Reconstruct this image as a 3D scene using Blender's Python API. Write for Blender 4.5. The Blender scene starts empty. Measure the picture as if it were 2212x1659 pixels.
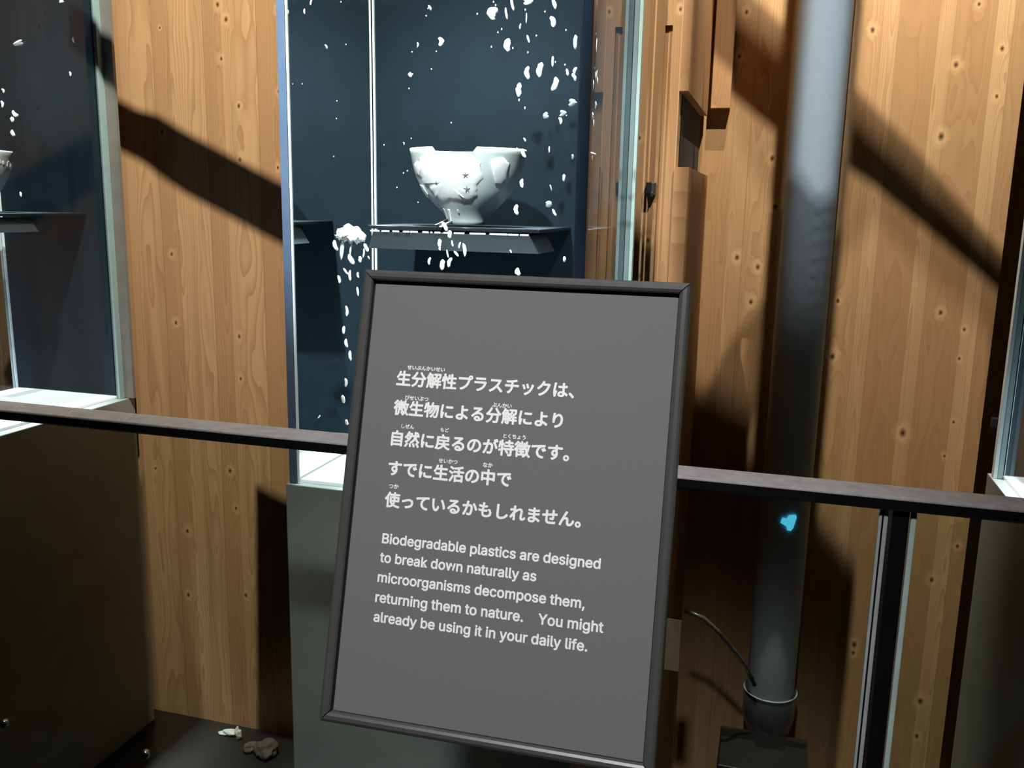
import bpy, bmesh, math, random
from mathutils import Vector, Matrix
random.seed(7)
SC = bpy.context.scene
COL = SC.collection

# ------------------------------------------------------------------ camera
EYE = 1.55                                    # eye height above the visitors' floor
YAW, PITCH, ROLL, FPX = 0.276, 0.1951, 0.0201, 1961.7
CX, CY, PW = 1106.0, 829.5, 2212.0
FWD = Vector((-math.sin(YAW) * math.cos(PITCH), math.cos(YAW) * math.cos(PITCH), -math.sin(PITCH)))
_r0 = Vector((math.cos(YAW), math.sin(YAW), 0)); _u0 = _r0.cross(FWD)
RGT = _r0 * math.cos(ROLL) + _u0 * math.sin(ROLL)
UPV = _u0 * math.cos(ROLL) - _r0 * math.sin(ROLL)
ORG = Vector((0, 0, EYE))
cam_d = bpy.data.cameras.new('camera'); cam = bpy.data.objects.new('camera', cam_d); COL.objects.link(cam)
cam.matrix_world = Matrix(((RGT.x, UPV.x, -FWD.x, 0), (RGT.y, UPV.y, -FWD.y, 0), (RGT.z, UPV.z, -FWD.z, EYE), (0, 0, 0, 1)))
cam_d.sensor_fit = 'HORIZONTAL'; cam_d.sensor_width = 36.0; cam_d.lens = FPX / PW * 36.0
cam_d.clip_start = 0.02; cam_d.clip_end = 60
SC.camera = cam

# ------------------------------------------------------------------ world, lamps, exposure
w = bpy.data.worlds.new('hall'); SC.world = w; w.use_nodes = True
w.node_tree.nodes['Background'].inputs[0].default_value = (0.75, 0.85, 1.0, 1)
w.node_tree.nodes['Background'].inputs[1].default_value = 0.006
SC.cycles.caustics_reflective = False; SC.cycles.caustics_refractive = False
vs = SC.view_settings
vs.view_transform = 'Standard'; vs.look = 'None'; vs.exposure = 0.0; vs.gamma = 1.0; vs.use_curve_mapping = False

def spot(name, loc, target, power, col, deg, size=0.02, blend=0.4):
    d = bpy.data.lights.new(name, 'SPOT'); d.energy = power; d.color = col
    d.spot_size = math.radians(deg); d.spot_blend = blend; d.shadow_soft_size = size
    o = bpy.data.objects.new(name, d); COL.objects.link(o); o.location = loc
    o.rotation_euler = (Vector(target) - Vector(loc)).to_track_quat('-Z', 'Y').to_euler()
    return o
def area(name, loc, target, power, col, sx, sy, spread=180):
    d = bpy.data.lights.new(name, 'AREA'); d.energy = power; d.color = col
    d.spread = math.radians(spread); d.shape = 'RECTANGLE'; d.size = sx; d.size_y = sy
    o = bpy.data.objects.new(name, d); COL.objects.link(o); o.location = loc
    o.rotation_euler = (Vector(target) - Vector(loc)).to_track_quat('-Z', 'Y').to_euler()
    return o
WARM = (1.0, 0.90, 0.76)
L_LEFT = Vector((-0.60, 0.75, EYE + 1.75))     # lamp over the rail, on the left timber wall
L_RB = Vector((0.09, 2.17, EYE + 1.75))       # two lamps on the right timber wall
L_RC = Vector((0.09, 2.17, EYE + 3.30))
spot('wall_lamp', L_LEFT, (-1.30, 2.16, EYE + 0.35), 340, WARM, 84, 0.004, 1.0)
spot('wall_lamp', L_RB, (0.30, 2.76, EYE + 0.12), 225, WARM, 58, 0.0025, 0.6)
spot('wall_lamp', L_RC, (0.30, 2.76, EYE - 0.2), 800, WARM, 32, 0.003, 0.6)
L_END = Vector((0.45, 0.9, EYE + 1.9))            # lamp added to brighten the end boards beside the middle tank
spot('wall_lamp', L_END, (-.32, 2.16, EYE + 0.1), 230, WARM, 26, 0.008, 0.7)
spot('bowl_lamp', (-0.62, -0.15, EYE + 1.35), (-0.58, 1.70, EYE + 0.07), 420, (0.92, 1.0, 1.0), 25, 0.03, 0.6)
spot('bowl_lamp', (-1.20, 0.10, EYE + 1.50), (-1.94, 1.76, EYE + 0.04), 70, (0.92, 1.0, 1.0), 16, 0.03, 0.6)
L_PIPE = Vector((0.0, 0.6, EYE + 1.15))  # added light to brighten the pipe's upper half, no known fixture
spot('pipe_fill_spot', L_PIPE, (0.10, 2.62, EYE + 0.35), 150, (0.97, 0.98, 1.0), 34, 0.012, 0.5)
spot('sign_lamp', (-0.15, -0.5, EYE + 1.7), (-0.25, 0.8, EYE - 0.3), 235, (1.0, 0.97, 0.98), 34, 0.08, 1.0)
TANK_LAMP = dict(power=15, col=(0.86, 0.97, 1.0))

# ------------------------------------------------------------------ helpers
def ray(x, y): return FWD + RGT * ((x - CX) / FPX) + UPV * ((CY - y) / FPX)
def aty(x, y, Y):
    d = ray(x, y); return ORG + d * (Y / d.y)
def atz(x, y, Z):
    d = ray(x, y); return ORG + d * ((Z - EYE) / d.z)
IOR = 1.333
def in_water(x, y, Y, yf):                      # point seen at a pixel, at depth Y behind the tank's front face
    d = ray(x, y); p = d * (yf / d.y); d = d.normalized()
    k = math.sqrt(1 - (1 - d.y ** 2) / IOR ** 2); t = Vector((d.x / IOR, k, d.z / IOR))
    return ORG + p + t * ((Y - yf) / t.y)
def in_water_side(x, y, X, xs):                 # the same through a tank's right-hand face
    d = ray(x, y); p = d * (xs / d.x); d = d.normalized()
    k = -math.sqrt(1 - (1 - d.x ** 2) / IOR ** 2); t = Vector((k, d.y / IOR, d.z / IOR))
    return ORG + p + t * ((X - xs) / t.x)

def tag(o, label=None, cat=None, group=None, kind=None):
    if label: o['label'] = label
    if cat: o['category'] = cat
    if group: o['group'] = group
    if kind: o['kind'] = kind
    return o
def empty(name, loc, label, cat, group=None, rot=None):
    o = bpy.data.objects.new(name, None); COL.objects.link(o); o.location = loc; o.empty_display_size = 0.05
    if rot is not None: o.rotation_euler = rot
    return tag(o, label, cat, group)
def link(name, bm, mat, parent=None, smooth=False):
    me = bpy.data.meshes.new(name)
    bmesh.ops.recalc_face_normals(bm, faces=bm.faces)
    bm.to_mesh(me); bm.free()
    if smooth:
        for p in me.polygons: p.use_smooth = True
    if mat: me.materials.append(mat)
    o = bpy.data.objects.new(name, me); COL.objects.link(o)
    if parent is not None: o.parent = parent
    return o
def box(bm, x0, x1, y0, y1, z0, z1, bev=0.0):
    r = bmesh.ops.create_cube(bm, size=1.0)
    vs_ = r['verts']
    bmesh.ops.scale(bm, vec=(x1 - x0, y1 - y0, z1 - z0), verts=vs_)
    bmesh.ops.translate(bm, vec=((x0 + x1) / 2, (y0 + y1) / 2, (z0 + z1) / 2), verts=vs_)
    if bev > 0:
        es = list({e for v in vs_ for e in v.link_edges})
        bmesh.ops.bevel(bm, geom=es, offset=bev, segments=2, affect='EDGES', profile=0.6)
    return bm
def nb(): return bmesh.new()
def lathe(bm, prof, n=48, cx=0, cy=0):
    rings = []
    for r, z in prof:
        rings.append([bm.verts.new((cx + r * math.cos(2 * math.pi * i / n), cy + r * math.sin(2 * math.pi * i / n), z)) for i in range(n)])
    for a, b in zip(rings, rings[1:]):
        for i in range(n):
            bm.faces.new((a[i], a[(i + 1) % n], b[(i + 1) % n], b[i]))
    return rings
def tube(bm, pts, r, n=8):
    pts = [Vector(p) for p in pts]; rings = []
    for i, p in enumerate(pts):
        t = (pts[min(i + 1, len(pts) - 1)] - pts[max(i - 1, 0)]).normalized()
        a = t.cross(Vector((0, 1, 0.3))).normalized(); b = t.cross(a)
        rings.append([bm.verts.new(p + (a * math.cos(2 * math.pi * k / n) + b * math.sin(2 * math.pi * k / n)) * r) for k in range(n)])
    for a, b in zip(rings, rings[1:]):
        for k in range(n): bm.faces.new((a[k], a[(k + 1) % n], b[(k + 1) % n], b[k]))
    bm.faces.new(rings[0]); bm.faces.new(rings[-1])
def prism(bm, poly, vec):
    a = [bm.verts.new(p) for p in poly]; b = [bm.verts.new(Vector(p) + Vector(vec)) for p in poly]
    bm.faces.new(a); bm.faces.new(b[::-1])
    for i in range(len(a)):
        j = (i + 1) % len(a); bm.faces.new((a[i], b[i], b[j], a[j]))

# ------------------------------------------------------------------ materials
def mat(name, col, rough=0.5, metal=0.0, emis=None, estr=0.0, noise=0.0, nscale=20.0, spec=0.5, bump=0.0):
    m = bpy.data.materials.new(name); m.use_nodes = True; nt = m.node_tree; b = nt.nodes['Principled BSDF']
    b.inputs['Roughness'].default_value = rough; b.inputs['Metallic'].default_value = metal
    b.inputs['Specular IOR Level'].default_value = spec
    tc = nt.nodes.new('ShaderNodeTexCoord'); nz = nt.nodes.new('ShaderNodeTexNoise')
    nz.inputs['Scale'].default_value = nscale; nz.inputs['Detail'].default_value = 4
    nt.links.new(tc.outputs['Object'], nz.inputs['Vector'])
    mp = nt.nodes.new('ShaderNodeMapRange'); mp.inputs['From Min'].default_value = 0.3; mp.inputs['From Max'].default_value = 0.7
    mp.inputs['To Min'].default_value = 1 - noise; mp.inputs['To Max'].default_value = 1 + noise
    nt.links.new(nz.outputs['Fac'], mp.inputs['Value'])
    mx = nt.nodes.new('ShaderNodeVectorMath'); mx.operation = 'SCALE'; mx.inputs[0].default_value = col[:3]
    nt.links.new(mp.outputs['Result'], mx.inputs['Scale']); nt.links.new(mx.outputs[0], b.inputs['Base Color'])
    if bump:
        bp = nt.nodes.new('ShaderNodeBump'); bp.inputs['Strength'].default_value = bump; bp.inputs['Distance'].default_value = 0.002
        nt.links.new(nz.outputs['Fac'], bp.inputs['Height']); nt.links.new(bp.outputs['Normal'], b.inputs['Normal'])
    if emis:
        b.inputs['Emission Color'].default_value = (*emis, 1); b.inputs['Emission Strength'].default_value = estr
    return m

class NT:
    def __init__(s, m): s.t = m.node_tree
    def n(s, kind, **kw):
        x = s.t.nodes.new(kind)
        for k, v in kw.items(): setattr(x, k, v)
        return x
    def l(s, a, b): s.t.links.new(a, b)
    def math(s, op, a, b=None, c=None):
        x = s.n('ShaderNodeMath', operation=op)
        for i, v in enumerate((a, b, c)):
            if v is None: continue
            if isinstance(v, (int, float)): x.inputs[i].default_value = v
            else: s.l(v, x.inputs[i])
        return x.outputs[0]
    def mix(s, fac, a, b, typ='MIX'):
        x = s.n('ShaderNodeMix', data_type='RGBA', blend_type=typ)
        for i, v in ((0, fac), (6, a), (7, b)):
            if isinstance(v, (int, float)): x.inputs[i].default_value = v
            elif isinstance(v, tuple): x.inputs[i].default_value = (*v, 1)
            else: s.l(v, x.inputs[i])
        return x.outputs[2]

def wood(name, plank, knots, seed, light, mid, dark, axis='X'):
    """solid cedar boards running up the wall; knots = (x, z, size) in metres on the wall"""
    m = bpy.data.materials.new(name); m.use_nodes = True; g = NT(m); b = m.node_tree.nodes['Principled BSDF']
    tc = g.n('ShaderNodeTexCoord'); sp = g.n('ShaderNodeSeparateXYZ'); g.l(tc.outputs['Object'], sp.inputs[0])
    x = sp.outputs[axis]; z = sp.outputs['Z']
    xw = g.math('ADD', x, g.math('MULTIPLY', g.math('SINE', g.math('MULTIPLY', x, 37.0 + seed)), plank * 0.28))
    xs = g.math('DIVIDE', xw, plank); idx = g.math('FLOOR', xs); fr = g.math('FRACT', xs)
    wn = g.n('ShaderNodeTexWhiteNoise', noise_dimensions='1D'); g.l(g.math('ADD', idx, seed), wn.inputs['W'])
    rnd = wn.outputs['Value']
    sc = g.n('ShaderNodeSeparateColor'); g.l(wn.outputs['Color'], sc.inputs[0])
    r2, r3 = sc.outputs[1], sc.outputs[2]
    # distance to the nearest knot (elongated up the board)
    dmin = None
    for kx, kz, ks in knots:
        ks *= 1.05
        dx = g.math('MULTIPLY', g.math('SUBTRACT', x, kx), 1.0 / ks)
        dz = g.math('MULTIPLY', g.math('SUBTRACT', z, kz), 0.72 / ks)
        d = g.math('SQRT', g.math('ADD', g.math('MULTIPLY', dx, dx), g.math('MULTIPLY', dz, dz)))
        dmin = d if dmin is None else g.math('MINIMUM', dmin, d)
    nk = g.n('ShaderNodeTexNoise'); nk.inputs['Scale'].default_value = 70; nk.inputs['Detail'].default_value = 3; g.l(tc.outputs['Object'], nk.inputs['Vector'])
    dmin = g.math('MULTIPLY', dmin, g.math('ADD', 0.75, nk.outputs['Fac']))
    # cathedral grain: parabola-like contours, different on each board
    cv = g.n('ShaderNodeCombineXYZ')
    g.l(g.math('MULTIPLY', x, 7.0), cv.inputs[0]); g.l(g.math('MULTIPLY', z, 1.3), cv.inputs[1]); g.l(g.math('MULTIPLY', rnd, 31.0), cv.inputs[2])
    n1 = g.n('ShaderNodeTexNoise'); n1.inputs['Scale'].default_value = 1.6; n1.inputs['Detail'].default_value = 2; g.l(cv.outputs[0], n1.inputs['Vector'])
    off = g.math('ADD', g.math('SUBTRACT', fr, 0.5), g.math('MULTIPLY', g.math('SUBTRACT', r2, 0.5), 0.8))
    par = g.math('MULTIPLY', g.math('MULTIPLY', off, off), 10.0)
    kinf = g.math('DIVIDE', 1.6, g.math('ADD', 1.0, g.math('MULTIPLY', g.math('MULTIPLY', dmin, dmin), 0.30)))
    ph = g.math('ADD', g.math('ADD', par, g.math('MULTIPLY', z, 1.4)), g.math('ADD', g.math('MULTIPLY', n1.outputs['Fac'], 7.0), kinf))
    saw = g.math('FRACT', g.math('MULTIPLY', ph, 1.15))
    ring = g.math('POWER', saw, 2.6)
    # fine fibres
    cf = g.n('ShaderNodeCombineXYZ')
    g.l(g.math('MULTIPLY', x, 260.0), cf.inputs[0]); g.l(g.math('MULTIPLY', z, 5.0), cf.inputs[1]); g.l(g.math('MULTIPLY', rnd, 17.0), cf.inputs[2])
    n2 = g.n('ShaderNodeTexNoise'); n2.inputs['Scale'].default_value = 1.0; n2.inputs['Detail'].default_value = 3; g.l(cf.outputs[0], n2.inputs['Vector'])
    cl = g.n('ShaderNodeCombineXYZ')
    g.l(g.math('MULTIPLY', x, 30.0), cl.inputs[0]); g.l(g.math('MULTIPLY', z, 1.1), cl.inputs[1]); g.l(g.math('MULTIPLY', r3, 23.0), cl.inputs[2])
    n3 = g.n('ShaderNodeTexNoise'); n3.inputs['Scale'].default_value = 1.0; n3.inputs['Detail'].default_value = 3; g.l(cl.outputs[0], n3.inputs['Vector'])
    base = g.mix(g.math('MULTIPLY', rnd, 1.0), light, mid)
    base = g.mix(g.math('MULTIPLY', g.math('GREATER_THAN', r3, 0.70), 0.38), base, dark)
    base = g.mix(g.math('MULTIPLY', ring, 0.62), base, dark)
    st = g.n('ShaderNodeMapRange'); g.l(n3.outputs['Fac'], st.inputs['Value']); st.inputs['From Min'].default_value = 0.48; st.inputs['From Max'].default_value = 0.72
    base = g.mix(g.math('MULTIPLY', st.outputs[0], 0.62), base, tuple(c * 0.8 for c in mid))
    base = g.mix(g.math('MULTIPLY', n2.outputs['Fac'], 0.42), base, tuple(c * 0.8 for c in mid))
    # pale halo, brown ring and dark core of each knot
    h = g.n('ShaderNodeMapRange'); g.l(dmin, h.inputs['Value']); h.inputs['From Min'].default_value = 2.6; h.inputs['From Max'].default_value = 1.1
    base = g.mix(g.math('MULTIPLY', h.outputs[0], 0.45), base, tuple(min(1, c * 1.18) for c in light))
    k2 = g.n('ShaderNodeMapRange'); g.l(dmin, k2.inputs['Value']); k2.inputs['From Min'].default_value = 1.0; k2.inputs['From Max'].default_value = 0.5
    base = g.mix(g.math('MULTIPLY', k2.outputs[0], .8), base, tuple(c * 0.6 for c in dark))
    k3 = g.n('ShaderNodeMapRange'); g.l(dmin, k3.inputs['Value']); k3.inputs['From Min'].default_value = 0.5; k3.inputs['From Max'].default_value = 0.2
    base = g.mix(k3.outputs[0], base, tuple(c * 0.2 for c in dark))
    # joints
    ed = g.math('MINIMUM', fr, g.math('SUBTRACT', 1.0, fr))
    jn = g.n('ShaderNodeMapRange'); g.l(ed, jn.inputs['Value']); jn.inputs['From Min'].default_value = 0.014; jn.inputs['From Max'].default_value = 0.004
    base = g.mix(g.math('MULTIPLY', jn.outputs[0], 0.45), base, tuple(c * 0.55 for c in dark))
    g.l(base, b.inputs['Base Color'])
    b.inputs['Roughness'].default_value = 0.55; b.inputs['Specular IOR Level'].default_value = 0.25
    bp = g.n('ShaderNodeBump'); bp.inputs['Strength'].default_value = 0.15; bp.inputs['Distance'].default_value = 0.001
    g.l(n2.outputs['Fac'], bp.inputs['Height']); g.l(bp.outputs['Normal'], b.inputs['Normal'])
    return m

def pane(name, tint, refl=1.0):                 # thin architectural glass
    m = bpy.data.materials.new(name); m.use_nodes = True; nt = m.node_tree; nt.nodes.clear()
    o = nt.nodes.new('ShaderNodeOutputMaterial'); mx = nt.nodes.new('ShaderNodeMixShader')
    t = nt.nodes.new('ShaderNodeBsdfTransparent'); t.inputs[0].default_value = (*tint, 1)
    gl = nt.nodes.new('ShaderNodeBsdfGlossy'); gl.inputs['Roughness'].default_value = 0.01; gl.inputs[0].default_value = (refl, refl, refl, 1)
    f = nt.nodes.new('ShaderNodeFresnel'); f.inputs[0].default_value = 1.45
    ge = nt.nodes.new('ShaderNodeNewGeometry'); mt = nt.nodes.new('ShaderNodeMath'); mt.operation = 'SUBTRACT'; mt.use_clamp = True   # reflect once, on the way in
    nt.links.new(f.outputs[0], mt.inputs[0]); nt.links.new(ge.outputs['Backfacing'], mt.inputs[1]); nt.links.new(mt.outputs[0], mx.inputs[0]); nt.links.new(t.outputs[0], mx.inputs[1]); nt.links.new(gl.outputs[0], mx.inputs[2])
    nt.links.new(mx.outputs[0], o.inputs[0]); return m
def water_mat():
    m = bpy.data.materials.new('water'); m.use_nodes = True; nt = m.node_tree; nt.nodes.clear()
    o = nt.nodes.new('ShaderNodeOutputMaterial'); gbs = nt.nodes.new('ShaderNodeBsdfGlass')
    gbs.inputs['IOR'].default_value = IOR; gbs.inputs['Roughness'].default_value = 0.0; gbs.inputs[0].default_value = (0.97, 0.995, 1.0, 1)
    nt.links.new(gbs.outputs[0], o.inputs[0]); return m

YF, TD = 1.512, 0.5171                          # tank front plane, tank depth
YB = YF + TD
XL, XR = -0.8542, -0.3198                       # middle tank
PITCH_L, PITCH_R = -1.3626, 1.342
ZT = EYE - 0.537                                # plinth top
ZTOP = EYE + 1.0                                # top of the tanks, above the picture
YW, YR = 2.16, 2.76                             # timber walls

def kn(lst, Y): return [(lambda p: (p.x, p.z, s))(aty(x, y, Y)) for x, y, s in lst]
KL = kn([(350, 285, .0085), (488, 42, .008), (371, 549, .007), (380, 697, .0075), (517, 727, .0075), (520, 818, .006), (518, 345, .007),
         (600, 362, .006), (478, 127, .006), (516, 229, .0075), (602, 197, .006), (598, 22, .006), (405, 1147, .0085), (407, 1285, .008),
         (531, 1286, .008), (510, 1098, .007), (497, 1017, .008), (628, 602, .006), (628, 905, .005), (336, 1012, .006), (345, 60, .004), (470, 10, .008)], YW)
KR = kn([(1885, 65, .009), (2033, 295, .012), (2065, 140, .010), (1733, 60, .007), (1668, 342, .010), (1675, 447, .012), (1592, 556, .010), (1637, 577, .010),
         (1622, 652, .010), (1711, 335, .008), (2165, 105, .008), (2153, 208, .007), (2115, 9, .007), (1810, 650, .008), (2032, 675, .009), (2083, 712, .007),
         (2072, 775, .006), (2060, 912, .006), (2040, 985, .006), (1613, 26, .008), (1597, 122, .008), (1655, 957, .007), (2072, 1112, .008), (2012, 1252, .01),
         (1845, 1392, .012), (1843, 1410, .009), (1988, 1515, .012), (2068, 1180, .008), (1950, 935, .014), (1798, 770, .012), (1980, 1590, .009)], YR)
KP = kn([(1497, 185, .009), (1381, 298, .006), (1470, 20, .006), (1465, 1230, .008), (1400, 520, .007)], YW)
CEDL, CEDM, CEDD = (0.64, 0.41, 0.215), (0.48, 0.285, 0.140), (0.31, 0.160, 0.072)
M_WL = wood('cedar_boards', 0.078, KL, 3.0, CEDL, CEDM, CEDD)
M_WR = wood('cedar_boards_pale', 0.072, KR, 11.0, (0.66, 0.44, 0.23), (0.52, 0.32, 0.155), (0.34, 0.18, 0.080))
M_WP = wood('cedar_boards_end', 0.05, KP, 23.0, CEDL, CEDM, CEDD)
M_WS = wood('cedar_return', 0.09, [(2.3, EYE + .2, .008), (2.2, EYE + .27, .008), (2.4, EYE - .3, .01)], 5.0, (0.50, 0.29, 0.15), (0.44, 0.25, 0.12), (0.27, 0.12, 0.05), axis='Y')
M_DARKVOID = mat('void_black', (0.008, 0.007, 0.006), 0.9, noise=.2)
M_FLOOR = mat('dark_floor', (0.014, 0.012, 0.009), 0.55, noise=.3, nscale=6, bump=.1)
M_PLINTH = mat('plinth_grey', (0.23, 0.265, 0.25), 0.38, noise=.12, nscale=9)
M_BACK = mat('navy_backing', (0.007, 0.015, 0.022), 0.6, noise=.1, spec=.05)
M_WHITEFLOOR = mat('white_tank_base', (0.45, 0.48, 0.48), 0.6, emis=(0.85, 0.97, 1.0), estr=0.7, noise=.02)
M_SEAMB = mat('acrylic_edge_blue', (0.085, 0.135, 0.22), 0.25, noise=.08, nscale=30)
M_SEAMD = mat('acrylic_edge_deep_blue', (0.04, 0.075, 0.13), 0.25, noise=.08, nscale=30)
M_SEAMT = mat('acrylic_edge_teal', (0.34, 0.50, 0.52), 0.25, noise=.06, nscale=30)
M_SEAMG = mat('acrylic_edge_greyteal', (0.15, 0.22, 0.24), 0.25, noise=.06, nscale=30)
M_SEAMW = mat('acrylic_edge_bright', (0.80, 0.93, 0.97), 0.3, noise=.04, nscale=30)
M_BOARD = mat('board_grey', (0.20, 0.20, 0.19), 0.6, noise=.1)
M_SHELF = mat('shelf_black', (0.010, 0.013, 0.016), 0.4, noise=.15, spec=.15)
M_BRACKET = mat('bracket_slate', (0.016, 0.026, 0.031), 0.5, noise=.1)
M_WATER = water_mat()
M_BOWL = mat('pale_celadon_bowl', (0.58, 0.67, 0.66), 0.35, noise=.06, nscale=40)
M_CRUST = mat('white_plastic_crust', (0.92, 0.93, 0.92), 0.7, noise=.05, nscale=60)
M_STAR = mat('star_mark_grey', (0.16, 0.19, 0.19), 0.6, noise=.1)
M_FLAKE = mat('white_flake', (0.90, 0.92, 0.92), 0.6, noise=.06, nscale=80)
M_FLAKED = mat('thin_grey_flake', (0.30, 0.36, 0.38), 0.5, noise=.1, nscale=80)
M_RAIL = mat('bronze_black_rail', (0.40, 0.40, 0.41), 0.55, metal=0.0, noise=.15, nscale=60)
M_POST = mat('post_black', (0.006, 0.006, 0.006), 0.35, noise=.2)
M_STEEL = mat('polished_steel', (0.62, 0.66, 0.64), 0.22, metal=1.0, noise=.1)
M_ALU = mat('bright_aluminium', (0.55, 0.60, 0.58), 0.4, metal=0.2, noise=.1)
M_EDGEGLASS = mat('pale_green_glass_edge', (0.52, 0.66, 0.60), 0.15, noise=.1)
M_GLASS = pane('rail_glass', (0.90, 0.93, 0.91))
M_FRAME = mat('sign_frame_gunmetal', (0.105, 0.108, 0.102), 0.34, metal=0.35, noise=.06, nscale=90)
M_GASKET = mat('sign_gap_black', (0.004, 0.004, 0.004), 0.6)
M_SHEET = mat('sign_sheet_grey', (0.165, 0.169, 0.176), 0.75, noise=.015, nscale=300, spec=.2)
M_TEXT = mat('sign_lettering_white', (0.95, 0.97, 0.94), 0.7, noise=.01, spec=.2)
M_PIPE = mat('pipe_blue_grey', (0.46, 0.56, 0.61), 0.75, noise=.03, nscale=30, spec=.1)
M_COLLAR = mat('collar_smoke', (0.09, 0.10, 0.10), 0.25, noise=.1)
M_BLACK = mat('black_plastic', (0.02, 0.02, 0.022), 0.4, noise=.1)
M_RAG = mat('grey_cloth', (0.12, 0.105, 0.085), 0.9, noise=.25, nscale=40, bump=.4)
M_PAPER = mat('crumpled_white_paper', (0.62, 0.66, 0.60), 0.8, noise=.1, nscale=40, bump=.3)
M_CYAN = mat('cyan_reflection_glow', (0.1, 0.5, 0.7), 0.4, emis=(0.08, 0.55, 0.80), estr=1.0)  # glow put in for a cyan reflection, not a light source
M_GOBO = mat('gobo_black', (0.02, 0.02, 0.02), 0.6, noise=.1)  # for the added light blockers
M_TAG = mat('pale_tag', (0.14, 0.11, 0.06), 0.7, noise=.15)
M_REFL_TUBE = mat('smoky_reflection', (0.045, 0.045, 0.04), 0.3, noise=.1)  # for the tube that imitates a reflection

# ------------------------------------------------------------------ room shell
def struct(name, bm, m): return tag(link(name, bm, m), kind='structure')
bm = nb(); box(bm, -3.6, 3.0, -1.5, YW + .02, -.1, 0); struct('floor', bm, M_FLOOR)
bm = nb(); box(bm, -.25, 3.0, YW + .02, 3.3, EYE - 2.0, EYE - 1.9); struct('floor_back', bm, M_FLOOR)
XP = aty(1462, 300, YW).x                      # where the left wall's front face ends
XE = aty(1476, 400, YW).x
xs0, xs1 = aty(1425, 300, YW).x, aty(1441, 300, YW).x
zs1 = aty(1430, 55, YW).z
bm = nb(); box(bm, -3.6, -.325, YW, YW + .06, 0, EYE + 1.4); struct('wall_left', bm, M_WL)
# wall end with a tall slot: boards each side of the slot, a strip above it
bm = nb(); box(bm, -.325, xs0, YW, YW + .06, 0, EYE + 1.4); box(bm, xs1, XP, YW, YW + .06, 0, EYE + 1.4)
box(bm, xs0, xs1, YW, YW + .06, zs1, EYE + 1.4); box(bm, xs0, xs1, YW + .012, YW + .06, 0, zs1)
struct('wall_end', bm, M_WP)
ZG1, ZG0 = aty(1505, 196, YW).z, aty(1495, 352, YW).z - .01
bm = nb(); box(bm, XP, XE, YW, YR - .02, ZG1, EYE + 1.4); tag(link('wall_return_upper', bm, M_WS), kind='structure')
bm = nb(); box(bm, XP, XE + .012, YW - .012, YR - .02, EYE - 1.9, ZG0); tag(link('wall_return_lower', bm, M_WS), kind='structure')
bm = nb(); box(bm, XP - .03, XP + .002, YW + .062, YR - .02, ZG0 - .05, ZG1 + .05); struct('gap_shade_liner', bm, M_DARKVOID)  # black liner paints the shade inside the gap
xr_end = aty(2147, 700, YR).x
bm = nb(); box(bm, XE - .02, xr_end, YR, YR + .06, EYE - 1.9, EYE + 1.4); struct('wall_right', bm, M_WR)
bm = nb(); box(bm, xr_end + .004, 2.4, YR + .10, YR + .14, EYE - 1.9, EYE + 1.4); struct('wall_far_right', bm, M_WP)
b0, b1 = aty(1541, 150, YR).x, aty(1583, 150, YR).x
bm = nb(); box(bm, b0, b1, YR - .022, YR - .001, aty(1560, 236, YR).z, EYE + 1.4, .002); struct('trim_2', bm, M_WP)

# ------------------------------------------------------------------ added unseen gobos, shaped to throw the band shadows
def gobo_px(L, poly, Y, t, th=.025):
    """unseen black cut-out added in front of a lamp; poly = outline of its shadow on the wall at depth Y"""
    pts = [L + (aty(x, y, Y) - L) * t for x, y in poly]
    c = sum(pts, Vector()) / len(pts)
    bm = nb(); prism(bm, pts, (c - L).normalized() * th)
    o = link('shadow_gobo', bm, M_GOBO); tag(o, kind='structure')  # unseen blocker added to shape the lamp's shadow
    return o
gobo_px(L_LEFT, [(120, 145), (250, 212), (300, 238), (340, 248), (400, 285), (620, 402), (760, 470), (760, 610), (625, 538), (470, 455), (400, 418), (345, 380), (310, 352), (258, 325), (120, 250)], YW, .30)
gobo_px(L_LEFT, [(552, 1045), (580, 1062), (640, 1090), (700, 1100), (700, 1640), (556, 1600)], YW, .30)
B1 = [(1500, -110), (1640, 2), (1735, 100), (1857, 200), (1990, 335), (2175, 560), (2300, 670), (2300, 760), (2190, 660), (2090, 572), (1973, 473), (1888, 402), (1800, 345), (1735, 335), (1578, 205), (1480, 120)]
C1 = [(1575, 18), (1735, 148), (1835, 238), (2002, 400), (2167, 558), (2300, 680), (2300, 1200), (2125, 1100), (2145, 727), (2061, 642), (1965, 554), (1888, 479), (1837, 536), (1796, 609), (1735, 560), (1700, 500), (1640, 400), (1600, 320), (1578, 205)]
DK = [(1380, 700), (1440, 790), (1515, 842), (1540, 837), (1628, 892), (1617, 943), (1622, 1010), (1640, 1095), (1757, 1110), (1850, 1225), (1830, 1450), (1800, 1720), (1380, 1720)]
ME = [(1740, 520), (1694, 583), (1620, 686), (1576, 741), (1550, 796), (1530, 835), (1630, 897), (1675, 833), (1740, 760)]
def gobo_pts(L, wpts, t, th=.02):
    pts = [L + (Vector(p) - L) * t for p in wpts]; c = sum(pts, Vector()) / len(pts)
    bm = nb(); prism(bm, pts, (c - L).normalized() * th); return tag(link('shadow_gobo', bm, M_GOBO), kind='structure')  # added out of view to cut the lamp light to this outline
gobo_pts(L_LEFT, [(-.06, YR, EYE + 1.4), (3.4, YR, EYE + 1.4), (3.4, YR, EYE - 1.9), (-.06, YR, EYE - 1.9)], .17)
PXL, PXR = aty(1722, 300, 2.62).x, aty(1832, 300, 2.62).x      # the added pipe light shines through a notch onto its upper half
def pz(x, y): return aty(x, y, 2.57).z
PX0, PX1 = PXL - .010, PXR - .012
V3 = ((PX0, pz(1716, 372)), ((PX0 + PX1) / 2 + .012, pz(1780, 462)), (PX1, pz(1816, 418)))
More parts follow.
